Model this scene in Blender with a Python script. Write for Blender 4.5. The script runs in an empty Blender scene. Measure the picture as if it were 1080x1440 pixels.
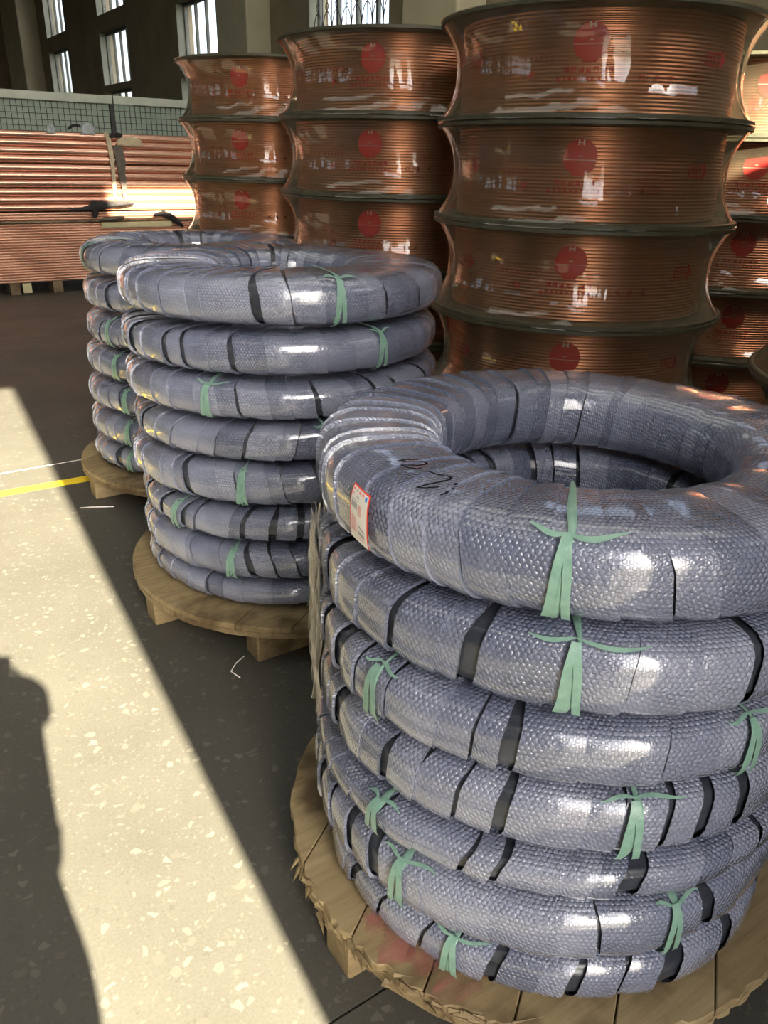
import bpy, bmesh, math, random
import numpy as np
from mathutils import Vector, Matrix
R_ = random.Random(7)
PI = math.pi
scene = bpy.context.scene
COL = scene.collection

# ------------------------------------------------------------------ camera
F_PX, PITCH, ROLL, YAW, CAM_H = 1100.0, math.radians(24.1), math.radians(1.35), math.radians(34.5), 1.5
fw = Vector((math.sin(YAW)*math.cos(PITCH), math.cos(YAW)*math.cos(PITCH), -math.sin(PITCH)))
r0 = Vector((math.cos(YAW), -math.sin(YAW), 0)); d0 = fw.cross(r0)
ix = math.cos(ROLL)*r0 - math.sin(ROLL)*d0
iy = math.sin(ROLL)*r0 + math.cos(ROLL)*d0
cam_data = bpy.data.cameras.new('camera'); cam = bpy.data.objects.new('camera', cam_data); COL.objects.link(cam)
cam_data.sensor_fit = 'HORIZONTAL'; cam_data.sensor_width = 36.0; cam_data.lens = F_PX/1080.0*36.0
cam_data.clip_start = 0.02; cam_data.clip_end = 300
m = Matrix.Identity(4)
for i, v in enumerate((ix, -iy, -fw)):
    for j in range(3): m[j][i] = v[j]
m.translation = Vector((0, 0, CAM_H)); cam.matrix_world = m
scene.camera = cam

# ------------------------------------------------------------------ world, sun, exposure
SUN_DIR = Vector((0.075, 1.0, -0.62)).normalized()
w = bpy.data.worlds.new('world'); scene.world = w; w.use_nodes = True
nt = w.node_tree; nt.nodes.clear()
out = nt.nodes.new('ShaderNodeOutputWorld'); bg = nt.nodes.new('ShaderNodeBackground')
sky = nt.nodes.new('ShaderNodeTexSky'); sky.sky_type = 'NISHITA'; sky.sun_disc = False
sky.sun_elevation = math.radians(31.8); sky.sun_rotation = math.radians(184.3)
sky.air_density = 1.0; sky.dust_density = 4.0; sky.ozone_density = 1.0
bg.inputs['Strength'].default_value = 0.48
hs = nt.nodes.new('ShaderNodeHueSaturation'); hs.inputs['Saturation'].default_value = .55
nt.links.new(sky.outputs[0], hs.inputs['Color']); nt.links.new(hs.outputs[0], bg.inputs[0]); nt.links.new(bg.outputs[0], out.inputs[0])
sl = bpy.data.lights.new('sun', 'SUN'); sl.energy = 46.0; sl.angle = math.radians(0.53); sl.color = (1.0, 0.88, 0.66)
so = bpy.data.objects.new('sun', sl); COL.objects.link(so)
so.rotation_euler = SUN_DIR.to_track_quat('-Z', 'Y').to_euler(); so.location = (-1, -12, 9)
scene.view_settings.view_transform = 'Standard'; scene.view_settings.look = 'None'
scene.view_settings.gamma = 1.0; scene.view_settings.use_curve_mapping = False
scene.view_settings.exposure = 0.6
scene.cycles.use_denoising = True
scene.cycles.max_bounces = 10; scene.cycles.diffuse_bounces = 5; scene.cycles.transparent_max_bounces = 16

def portal(name, loc, size, direction):
    """a light portal in a wall opening: guides the sky's light in, adds none"""
    l = bpy.data.lights.new(name, 'AREA'); l.shape = 'RECTANGLE'; l.size, l.size_y = size
    l.cycles.is_portal = True
    o = bpy.data.objects.new(name, l); COL.objects.link(o); o.location = loc
    o.rotation_euler = Vector(direction).to_track_quat('-Z', 'Z' if abs(direction[2]) < .5 else 'Y').to_euler()
    return o

# ------------------------------------------------------------------ helpers
def mesh_of(name, verts, faces, uvs=None, smooth=True):
    me = bpy.data.meshes.new(name)
    me.from_pydata([tuple(map(float, v)) for v in verts], [], faces)
    if uvs is not None:
        lay = me.uv_layers.new(name='UVMap')
        li = np.empty(len(me.loops), dtype=np.int32); me.loops.foreach_get('vertex_index', li)
        lay.data.foreach_set('uv', np.asarray(uvs, dtype=np.float32)[li].ravel())
    if smooth: me.polygons.foreach_set('use_smooth', np.ones(len(me.polygons), dtype=bool))
    me.update()
    return me
def link(name, me, mat=None, parent=None):
    o = bpy.data.objects.new(name, me); COL.objects.link(o)
    if mat is not None and me is not None and len(me.materials) == 0: me.materials.append(mat)
    if parent is not None: o.parent = parent
    return o
def obj(name, verts, faces, mat, parent=None, uvs=None, smooth=True):
    return link(name, mesh_of(name, verts, faces, uvs, smooth), mat, parent)
def empty(name, loc, rot=(0, 0, 0)):
    o = bpy.data.objects.new(name, None); COL.objects.link(o); o.location = loc; o.rotation_euler = rot
    o.empty_display_size = .1
    return o
def tag(o, label=None, cat=None, group=None, kind=None):
    if label: o['label'] = label
    if cat: o['category'] = cat
    if group: o['group'] = group
    if kind: o['kind'] = kind
    return o
class MB:
    """collects shapes into one mesh"""
    def __init__(s): s.v = []; s.f = []
    def add(s, v, f):
        k = len(s.v); s.v += [tuple(p) for p in v]; s.f += [tuple(i+k for i in q) for q in f]; return s
    def box(s, x0, x1, y0, y1, z0, z1):
        v = [(x, y, z) for x in (x0, x1) for y in (y0, y1) for z in (z0, z1)]
        return s.add(v, [(0,1,3,2),(4,6,7,5),(0,4,5,1),(2,3,7,6),(0,2,6,4),(1,5,7,3)])
    def tube(s, pts, r, n=8, closed=False, cap=True):
        pts = [Vector(p) for p in pts]; N = len(pts)
        rr = r if isinstance(r, (list, tuple)) else [r]*N
        rings = []; up = None
        for i, p in enumerate(pts):
            a = pts[i-1] if i or closed else p; b = pts[(i+1) % N] if i < N-1 or closed else p
            t = (b-a).normalized()
            if up is None: up = t.orthogonal().normalized()
            up = (up - t*up.dot(t)).normalized(); sd = t.cross(up)
            rings.append([p + rr[i]*(math.cos(2*PI*k/n)*up + math.sin(2*PI*k/n)*sd) for k in range(n)])
        v = [q for g in rings for q in g]; f = []
        for i in range(N if closed else N-1):
            j = (i+1) % N
            for k in range(n): f.append((i*n+k, i*n+(k+1) % n, j*n+(k+1) % n, j*n+k))
        if cap and not closed: f.append(tuple(range(n))[::-1]); f.append(tuple(range((N-1)*n, N*n)))
        return s.add(v, f)
    def lathe(s, prof, n=48, closed=False, rfun=None):
        v = []; f = []; m_ = len(prof)
        for i in range(n):
            a = 2*PI*i/n
            for r, z in prof:
                q = r + (rfun(a, z) if rfun else 0)
                v.append((q*math.cos(a), q*math.sin(a), z))
        for i in range(n):
            j = (i+1) % n
            for k in range(m_ if closed else m_-1):
                l = (k+1) % m_
                f.append((i*m_+k, j*m_+k, j*m_+l, i*m_+l))
        return s.add(v, f)
    def prism(s, poly, z0, z1):
        n = len(poly)
        v = [(x, y, z0) for x, y in poly] + [(x, y, z1) for x, y in poly]
        f = [tuple(range(n))[::-1], tuple(range(n, 2*n))] + [(i, (i+1) % n, n+(i+1) % n, n+i) for i in range(n)]
        return s.add(v, f)
    def build(s, name, mat, parent=None, smooth=False):
        return obj(name, s.v, s.f, mat, parent, smooth=smooth)
def bevel(o, wd, seg=2):
    b = o.modifiers.new('bevel', 'BEVEL'); b.width = wd; b.segments = seg; b.limit_method = 'ANGLE'
    return o

# ------------------------------------------------------------------ materials
def new_mat(name):
    m_ = bpy.data.materials.new(name); m_.use_nodes = True
    n = m_.node_tree; p = n.nodes['Principled BSDF']
    return m_, n, p
def N(nt_, typ, **kw):
    n = nt_.nodes.new(typ)
    for k, v in kw.items(): setattr(n, k, v)
    return n
def math_(nt_, op, a, b=None, c=None):
    n = nt_.nodes.new('ShaderNodeMath'); n.operation = op
    for i, v in enumerate((a, b, c)):
        if v is None: continue
        if isinstance(v, (int, float)): n.inputs[i].default_value = v
        else: nt_.links.new(v, n.inputs[i])
    return n.outputs[0]
def ramp(nt_, fac, stops):
    r = nt_.nodes.new('ShaderNodeValToRGB'); els = r.color_ramp.elements
    els[0].position, els[0].color = stops[0][0], (*stops[0][1], 1)
    els[1].position, els[1].color = stops[-1][0], (*stops[-1][1], 1)
    for p, c in stops[1:-1]:
        e = els.new(p); e.color = (*c, 1)
    nt_.links.new(fac, r.inputs[0]); return r.outputs[0]
def noise(nt_, scale, detail=4, vec=None, rough=.55):
    t = nt_.nodes.new('ShaderNodeTexNoise'); t.inputs['Scale'].default_value = scale
    t.inputs['Detail'].default_value = detail; t.inputs['Roughness'].default_value = rough
    if vec is not None: nt_.links.new(vec, t.inputs['Vector'])
    return t.outputs[0]
def coords(nt_, kind='Object', scale=None):
    c = nt_.nodes.new('ShaderNodeTexCoord'); o = c.outputs[kind]
    if scale:
        mp = nt_.nodes.new('ShaderNodeMapping'); mp.inputs['Scale'].default_value = scale
        nt_.links.new(o, mp.inputs[0]); o = mp.outputs[0]
    return o
def bump(nt_, p, height, strength=.4, dist=.01):
    b = nt_.nodes.new('ShaderNodeBump'); b.inputs['Strength'].default_value = strength; b.inputs['Distance'].default_value = dist
    nt_.links.new(height, b.inputs['Height']); nt_.links.new(b.outputs[0], p.inputs['Normal'])
def mat_simple(name, c1, c2, scale=8, rough=.6, metal=0., bs=.2, bd=.005, stretch=None, spec=.5):
    m_, n, p = new_mat(name)
    v = coords(n, 'Object', stretch)
    f = noise(n, scale, 5, v)
    n.links.new(ramp(n, f, [(.3, c1), (.7, c2)]), p.inputs['Base Color'])
    p.inputs['Roughness'].default_value = rough; p.inputs['Metallic'].default_value = metal
    p.inputs['Specular IOR Level'].default_value = spec
    if bs: bump(n, p, noise(n, scale*4, 3, v), bs, bd)
    return m_

def mat_floor():
    m_, n, p = new_mat('terrazzo')
    v = coords(n, 'Object')
    dn = nt_noise = n.nodes.new('ShaderNodeTexNoise'); dn.inputs['Scale'].default_value = 30; n.links.new(v, dn.inputs['Vector'])
    mix = n.nodes.new('ShaderNodeVectorMath'); mix.operation = 'MULTIPLY_ADD'
    mix.inputs[1].default_value = (.014, .014, 0); n.links.new(dn.outputs['Color'], mix.inputs[0]); n.links.new(v, mix.inputs[2])
    def chips(scale, thr, edge):
        vo = n.nodes.new('ShaderNodeTexVoronoi'); vo.inputs['Scale'].default_value = scale; vo.inputs['Randomness'].default_value = 1
        n.links.new(mix.outputs[0], vo.inputs['Vector'])
        ve = n.nodes.new('ShaderNodeTexVoronoi'); ve.feature = 'DISTANCE_TO_EDGE'; ve.inputs['Scale'].default_value = scale
        n.links.new(mix.outputs[0], ve.inputs['Vector'])
        sep = n.nodes.new('ShaderNodeSeparateColor'); n.links.new(vo.outputs['Color'], sep.inputs[0])
        a = math_(n, 'GREATER_THAN', sep.outputs[0], thr)
        b = math_(n, 'GREATER_THAN', ve.outputs['Distance'], edge)
        return math_(n, 'MULTIPLY', a, b), sep.outputs[1]
    c1, r1 = chips(42, .78, .16); c2, r2 = chips(95, .70, .16)
    big = noise(n, 1.3, 6, v, .6); fine = noise(n, 160, 2, v)
    base = ramp(n, math_(n, 'ADD', math_(n, 'MULTIPLY', big, .6), math_(n, 'MULTIPLY', fine, .4)),
                [(.35, (.058, .056, .047)), (.65, (.084, .081, .068))])
    def over(bottom, mask, rnd, lo, hi):
        col = ramp(n, rnd, [(0, lo), (1, hi)])
        mx = n.nodes.new('ShaderNodeMix'); mx.data_type = 'RGBA'
        n.links.new(mask, mx.inputs[0]); n.links.new(bottom, mx.inputs[6]); n.links.new(col, mx.inputs[7]); return mx.outputs[2]
    o = over(base, math_(n, 'MULTIPLY', c2, .6), r2, (.052, .05, .042), (.12, .114, .095))
    o = over(o, math_(n, 'MULTIPLY', c1, .75), r1, (.06, .057, .048), (.14, .134, .11))
    n.links.new(o, p.inputs['Base Color'])
    n.links.new(ramp(n, big, [(.3, (.38,)*3), (.7, (.6,)*3)]), p.inputs['Roughness'])
    p.inputs['Specular IOR Level'].default_value = .3
    bump(n, p, fine, .12, .002)
    return m_

def mat_bubble():
    """bubble wrap: hexagonal field of domes in metres of UV, over a blue-grey plastic"""
    m_, n, p = new_mat('bubble_wrap')
    uv = coords(n, 'UV')
    pitch = .0094
    sc = n.nodes.new('ShaderNodeVectorMath'); sc.operation = 'SCALE'; sc.inputs['Scale'].default_value = 1/pitch
    n.links.new(uv, sc.inputs[0])
    def cell(off):
        a = n.nodes.new('ShaderNodeVectorMath'); a.operation = 'ADD'; a.inputs[1].default_value = off; n.links.new(sc.outputs[0], a.inputs[0])
        wv = n.nodes.new('ShaderNodeVectorMath'); wv.operation = 'WRAP'
        wv.inputs[1].default_value = (.5, .866, 1); wv.inputs[2].default_value = (-.5, -.866, -1)
        n.links.new(a.outputs[0], wv.inputs[0])
        mu = n.nodes.new('ShaderNodeVectorMath'); mu.operation = 'MULTIPLY'; mu.inputs[1].default_value = (1, 1, 0); n.links.new(wv.outputs[0], mu.inputs[0])
        l = n.nodes.new('ShaderNodeVectorMath'); l.operation = 'LENGTH'; n.links.new(mu.outputs[0], l.inputs[0])
        return l.outputs['Value']
    d = math_(n, 'MINIMUM', cell((0, 0, 0)), cell((.5, .866, 0)))
    mr = n.nodes.new('ShaderNodeMapRange'); mr.interpolation_type = 'SMOOTHSTEP'
    mr.inputs['From Min'].default_value = .22; mr.inputs['From Max'].default_value = .47
    mr.inputs['To Min'].default_value = 1; mr.inputs['To Max'].default_value = 0
    n.links.new(d, mr.inputs['Value'])
    dome = mr.outputs[0]
    ob = coords(n, 'Object')
    n1 = noise(n, 9, 3, ob); n2 = noise(n, 55, 3, ob)
    oi = n.nodes.new('ShaderNodeObjectInfo')
    tone = math_(n, 'ADD', math_(n, 'MULTIPLY', oi.outputs['Random'], .55), math_(n, 'MULTIPLY', n1, .55))
    base = ramp(n, tone, [(.15, (.09, .108, .165)), (.5, (.175, .195, .275)), (.95, (.28, .305, .39))])
    mx = n.nodes.new('ShaderNodeMix'); mx.data_type = 'RGBA'; mx.blend_type = 'MULTIPLY'; mx.inputs[0].default_value = .5
    n.links.new(base, mx.inputs[6]); n.links.new(ramp(n, dome, [(0, (.75, .77, .82)), (1, (1, 1, 1))]), mx.inputs[7])
    n.links.new(mx.outputs[2], p.inputs['Base Color'])
    p.inputs['Roughness'].default_value = .12; p.inputs['Specular IOR Level'].default_value = .85
    p.inputs['Coat Weight'].default_value = 1.0; p.inputs['Coat Roughness'].default_value = .1; p.inputs['Coat IOR'].default_value = 1.6
    amp = n.nodes.new('ShaderNodeMapRange'); amp.inputs['From Min'].default_value = .35; amp.inputs['From Max'].default_value = .62
    amp.inputs['To Min'].default_value = .35; amp.inputs['To Max'].default_value = 1.0
    n.links.new(noise(n, 6, 2, ob), amp.inputs['Value'])
    rum = noise(n, 120, 2, ob)
    h = math_(n, 'ADD', math_(n, 'MULTIPLY', dome, amp.outputs[0]), math_(n, 'ADD', math_(n, 'MULTIPLY', rum, .8), math_(n, 'ADD', math_(n, 'MULTIPLY', n2, 1.2), math_(n, 'MULTIPLY', n1, 1.5))))
    bump(n, p, h, .75, .0030)
    return m_

def mat_film(name, haze, haze_col, tint, rough=.06, bs=.25, gloss=1.35, edge=.55):
    m_, n, p = new_mat(name); n.nodes.remove(p)
    o = n.nodes['Material Output']
    tr = n.nodes.new('ShaderNodeBsdfTransparent'); tr.inputs[0].default_value = (*tint, 1)
    df = n.nodes.new('ShaderNodeBsdfDiffuse'); df.inputs[0].default_value = (*haze_col, 1)
    gl = n.nodes.new('ShaderNodeBsdfGlossy'); gl.inputs['Roughness'].default_value = rough; gl.inputs[0].default_value = (1, 1, 1, 1)
    lw = n.nodes.new('ShaderNodeLayerWeight'); lw.inputs[0].default_value = .5
    v = coords(n, 'Object', (1, 1, .35))
    nz = noise(n, 14, 4, v)
    hz = math_(n, 'MINIMUM', math_(n, 'ADD', math_(n, 'MULTIPLY', nz, haze*.6), math_(n, 'ADD', haze*.6, math_(n, 'MULTIPLY', math_(n, 'POWER', lw.outputs['Facing'], 3.0), edge))), 1.0)
    m1 = n.nodes.new('ShaderNodeMixShader'); n.links.new(hz, m1.inputs[0]); n.links.new(tr.outputs[0], m1.inputs[1]); n.links.new(df.outputs[0], m1.inputs[2])
    lw2 = n.nodes.new('ShaderNodeLayerWeight'); lw2.inputs[0].default_value = .5
    fres = math_(n, 'ADD', .04, math_(n, 'MULTIPLY', math_(n, 'POWER', lw2.outputs['Facing'], 5.0), .96))
    m2 = n.nodes.new('ShaderNodeMixShader'); n.links.new(math_(n, 'MINIMUM', math_(n, 'MULTIPLY', fres, gloss), 1.0), m2.inputs[0])
    n.links.new(m1.outputs[0], m2.inputs[1]); n.links.new(gl.outputs[0], m2.inputs[2]); n.links.new(m2.outputs[0], o.inputs[0])
    b = n.nodes.new('ShaderNodeBump'); b.inputs['Strength'].default_value = bs; b.inputs['Distance'].default_value = .01
    n.links.new(noise(n, 10, 3, coords(n, 'Object', (1, 1, .5))), b.inputs['Height']); n.links.new(b.outputs[0], gl.inputs['Normal']); n.links.new(b.outputs[0], lw2.inputs['Normal'])
    return m_
def mat_see_through(name, col, alpha, rough=.35):
    m_, n, p = new_mat(name)
    p.inputs['Base Color'].default_value = (*col, 1); p.inputs['Roughness'].default_value = rough; p.inputs['Alpha'].default_value = alpha
    return m_

M = {}
M['floor'] = mat_floor()
M['joint'] = mat_simple('joint_filler', (.03, .03, .028), (.06, .06, .05), 20, .9)
M['wall'] = mat_simple('plaster_wall', (.22, .18, .11), (.31, .265, .17), 1.5, .9, bs=.15)
M['pillar'] = mat_simple('pillar_paint', (.46, .43, .29), (.55, .52, .37), 2, .8, bs=.1)
M['roof'] = mat_simple('roof_sheet', (.20, .19, .17), (.27, .26, .23), 1, .8, bs=0)
M['frame'] = mat_simple('window_frame_paint', (.10, .11, .09), (.16, .17, .14), 6, .6, bs=0)
M['jamb'] = mat_simple('window_reveal', (.30, .32, .25), (.38, .40, .32), 3, .8, bs=0)
M['iron'] = mat_simple('black_iron', (.015, .015, .015), (.03, .03, .03), 20, .5, bs=0)
M['bubble'] = mat_bubble()
M['core'] = mat_simple('dark_tube_insulation', (.018, .022, .030), (.045, .05, .065), 22, .28, bs=.3, bd=.004, spec=.6)
M['twine'] = mat_simple('green_plastic_tape', (.15, .285, .225), (.22, .365, .295), 60, .3, bs=.3, bd=.002)
M['ink'] = mat_simple('black_marker', (.006, .006, .009), (.010, .010, .013), 10, .9, bs=0, spec=.05)
M['paper'] = mat_simple('label_paper', (.78, .74, .68), (.84, .80, .74), 30, .5, bs=0)
M['label_red'] = mat_simple('label_red_print', (.72, .05, .03), (.78, .07, .04), 30, .5, bs=0)
M['label_blue'] = mat_simple('label_blue_print', (.03, .22, .60), (.05, .28, .66), 30, .5, bs=0)
M['label_grey'] = mat_simple('label_grey_print', (.34, .33, .32), (.45, .43, .42), 30, .5, bs=0)
M['label_pink'] = mat_simple('label_pale_red_print', (.66, .36, .34), (.74, .48, .45), 30, .5, bs=0)
def mat_wood(name, a, b, c):
    m_, n, p = new_mat(name)
    v = coords(n, 'Object', (1.2, 14, 14)); oi = n.nodes.new('ShaderNodeObjectInfo')
    g = noise(n, 4, 6, v, .65); st = noise(n, 5, 4, coords(n, 'Object'))
    f = math_(n, 'ADD', math_(n, 'MULTIPLY', g, .75), math_(n, 'MULTIPLY', oi.outputs['Random'], .22))
    col = ramp(n, f, [(.25, a), (.5, b), (.8, c)])
    mx = n.nodes.new('ShaderNodeMix'); mx.data_type = 'RGBA'; mx.blend_type = 'MULTIPLY'; mx.inputs[0].default_value = 1
    n.links.new(col, mx.inputs[6]); n.links.new(ramp(n, st, [(.36, (.38, .33, .27)), (.50, (1, 1, 1))]), mx.inputs[7])
    n.links.new(mx.outputs[2], p.inputs['Base Color']); p.inputs['Roughness'].default_value = .7
    bump(n, p, g, .35, .004)
    return m_
M['wood'] = mat_wood('pallet_wood', (.17, .12, .058), (.27, .20, .10), (.37, .29, .16))
M['wood_dark'] = mat_wood('old_timber', (.12, .08, .045), (.20, .14, .08), (.28, .21, .13))
M['pink'] = mat_see_through('pink_paint_stain', (.50, .15, .14), .42, .8)
nq = M['pink'].node_tree; nq.links.new(ramp(nq, noise(nq, 16, 5, coords(nq, 'Object'), .7), [(.42, (0, 0, 0)), (.62, (.5, .5, .5))]), nq.nodes['Principled BSDF'].inputs['Alpha'])
def mat_copper(name, c1, c2, rough, scale, stretch, metal=1):
    m_, n, p = new_mat(name)
    oi = n.nodes.new('ShaderNodeObjectInfo')
    f = noise(n, scale, 4, coords(n, 'Object', stretch))
    f = math_(n, 'ADD', math_(n, 'MULTIPLY', f, .8), math_(n, 'MULTIPLY', oi.outputs['Random'], .25))
    n.links.new(ramp(n, f, [(.25, c1), (.8, c2)]), p.inputs['Base Color'])
    p.inputs['Metallic'].default_value = metal; p.inputs['Roughness'].default_value = rough
    return m_
M['copper'] = mat_copper('copper_wire', (.50, .20, .11), (.70, .34, .21), .32, 3, (1, 1, 8))
M['copper_tube'] = mat_copper('copper_tube', (.72, .37, .26), (.86, .53, .40), .24, 3, (.15, 1, 1), .82)
M['thin_tube'] = mat_copper('thin_copper_tube', (.68, .36, .24), (.86, .54, .40), .28, 1.5, (.1, .6, .6), .62)
M['film'] = mat_film('stretch_film', .2, (.26, .22, .14), (.95, .91, .83), .05, .3)
M['sleeve'] = mat_film('crinkled_film', .10, (.42, .37, .29), (.97, .96, .94), .12, .3, 1.2, .25)
M['flange'] = mat_simple('reel_flange', (.045, .045, .026), (.09, .085, .05), 9, .5, bs=.2)
M['red_print'] = mat_see_through('red_film_print', (.55, .008, .015), .86, .4)
M['red_faint'] = mat_see_through('faint_red_film_print', (.50, .02, .02), .5, .4)
M['white_print'] = mat_see_through('pale_film_print', (.80, .62, .55), .8, .4)
M['fence_rail'] = mat_simple('galvanised_rail', (.34, .37, .31), (.44, .47, .40), 5, .5, .3, bs=0)
M['fence_back'] = mat_simple('pale_green_sheet', (.26, .34, .27), (.36, .44, .36), 2, .6, bs=0)
M['yellow'] = mat_simple('yellow_floor_paint', (.80, .58, .02), (.88, .66, .03), 14, .6, bs=.1)
M['cloth_black'] = mat_simple('black_cloth', (.012, .010, .012), (.03, .028, .028), 25, .9, bs=.3)
M['strap_tan'] = mat_simple('tan_strap', (.45, .36, .24), (.56, .47, .32), 20, .6, bs=.1)
M['strap_dark'] = mat_simple('dark_strap', (.07, .055, .04), (.12, .10, .08), 20, .6, bs=.1)
M['grey_plastic'] = mat_see_through('grey_plastic_scrap', (.45, .50, .52), .75, .25)
M['pale_board'] = mat_simple('pale_board', (.50, .46, .26), (.60, .56, .34), 8, .7, bs=0)
M['yard'] = mat_simple('yard_concrete', (.09, .088, .08), (.13, .127, .115), 1, .9, bs=0)
M['pane'] = mat_film('window_glass', .03, (.7, .75, .8), (.97, .98, .99), .02, 0, 1.0, .12)
mf, nf, pf = new_mat('fibreglass_sheet'); nf.nodes.remove(pf)
tl = nf.nodes.new('ShaderNodeBsdfTranslucent'); df_ = nf.nodes.new('ShaderNodeBsdfDiffuse'); mxs = nf.nodes.new('ShaderNodeMixShader')
nf.links.new(ramp(nf, noise(nf, 2, 3, coords(nf, 'Object')), [(.3, (.14, .15, .16)), (.7, (.18, .19, .20))]), tl.inputs[0]); df_.inputs[0].default_value = (.5, .52, .5, 1); mxs.inputs[0].default_value = .3
nf.links.new(tl.outputs[0], mxs.inputs[1]); nf.links.new(df_.outputs[0], mxs.inputs[2]); nf.links.new(mxs.outputs[0], nf.nodes['Material Output'].inputs[0])
M['fibreglass'] = mf
M['skin'] = mat_simple('skin', (.55, .34, .24), (.62, .40, .29), 20, .5, bs=0)
M['jacket'] = mat_simple('dark_jacket', (.03, .035, .05), (.05, .055, .07), 30, .85, bs=.1)
M['trousers'] = mat_simple('grey_trousers', (.06, .06, .065), (.09, .09, .095), 30, .85, bs=.1)
M['black_plastic'] = mat_simple('black_plastic', (.01, .01, .012), (.02, .02, .022), 30, .3, bs=0)
M['hair'] = mat_simple('black_hair', (.01, .008, .007), (.02, .016, .014), 60, .6, bs=.2)

# ------------------------------------------------------------------ the hall
XR, XL, YR, YE, ZC = 7.0, -12.0, -1.5, 34.0, 9.6
def wall_mesh(name, axis, pos, thick, u0, u1, z0, z1, holes, mat):
    """a wall with openings; axis 'x': plane x=pos, u=y; axis 'y': plane y=pos, u=x"""
    us = sorted({u0, u1} | {h[0] for h in holes} | {h[1] for h in holes}); mb = MB()
    for a, b in zip(us[:-1], us[1:]):
        hs = sorted([(h[2], h[3]) for h in holes if h[0] <= a+1e-6 and h[1] >= b-1e-6]); z = z0
        for c, d in hs + [(z1, z1)]:
            if c > z + 1e-6:
                if axis == 'x': mb.box(min(pos, pos+thick), max(pos, pos+thick), a, b, z, c)
                else: mb.box(a, b, min(pos, pos+thick), max(pos, pos+thick), z, c)
            z = max(z, d)
    return tag(mb.build(name, mat), kind='structure')
WC = [6.35, 11.45, 17.1, 22.65, 28.15]; WW = 1.13
SEC = [(2.1, 3.05), (3.18, 4.40), (4.76, 6.6)]
side_holes = [(c-WW, c+WW, a, b) for c in WC for a, b in SEC]
GATE = (-1.35, 0.295, 0.0, 4.76)
TRANSOM = (-3.4, 0.0, 5.05, 6.6); RWIN = (3.08, 6.3, 4.0, 5.7); CLER = (1.98, 3.6, 8.03, 8.50)
wall_mesh('wall_right', 'x', XR, .35, YR-.3, YE, 0, ZC, side_holes, M['wall'])
wall_mesh('wall_left', 'x', XL, -.35, YR-.3, YE, 0, ZC, side_holes, M['wall'])
wall_mesh('wall_rear', 'y', YR, -.3, XL, XR, 0, ZC, [GATE, TRANSOM, RWIN, CLER], M['wall'])
wall_mesh('wall_far', 'y', YE, .3, XL, XR, 0, ZC, [], M['wall'])
SKY_Y = (-.6, 9.4); SKY_X = [(-5.2, -3.6), (-1.2, .4), (1.6, 3.2), (4.4, 6.0)]
mb = MB().box(XL-.4, XR+.4, YR-.4, SKY_Y[0], ZC, ZC+.1).box(XL-.4, XR+.4, SKY_Y[1], YE+.4, ZC, ZC+.1)
xe = [XL-.4] + [x for p in SKY_X for x in p] + [XR+.4]
for a, b in zip(xe[0::2], xe[1::2]): mb.box(a, b, SKY_Y[0], SKY_Y[1], ZC, ZC+.1)
ceil_ = tag(mb.build('ceiling', M['roof']), kind='structure')
for a, b in SKY_X:      # milky fibreglass roof sheets, out of view, added to light the coil tops
    o = obj('added_roof_light', [(a, SKY_Y[0], ZC+.1), (b, SKY_Y[0], ZC+.1), (b, SKY_Y[1], ZC+.1), (a, SKY_Y[1], ZC+.1)], [(0, 1, 2, 3)], M['fibreglass'], ceil_, smooth=False)
def pilaster(name, y0, y1, dep):
    o = bevel(MB().box(XR-dep, XR, y0, y1, 0, ZC).build(name, M['pillar']), .03); tag(o, kind='structure')
pilaster('trim_1', 13.9, 15.15, .45); pilaster('trim_2', 30.2, 32.6, .6); pilaster('trim_3', 8.3, 9.4, .45)
# outdoor yard, seen through the gate in reflections and bouncing sunlight
tag(MB().box(-60, 60, -70, YR-.3, -.12, -.02).build('ground_yard', M['yard']), kind='structure')

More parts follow.
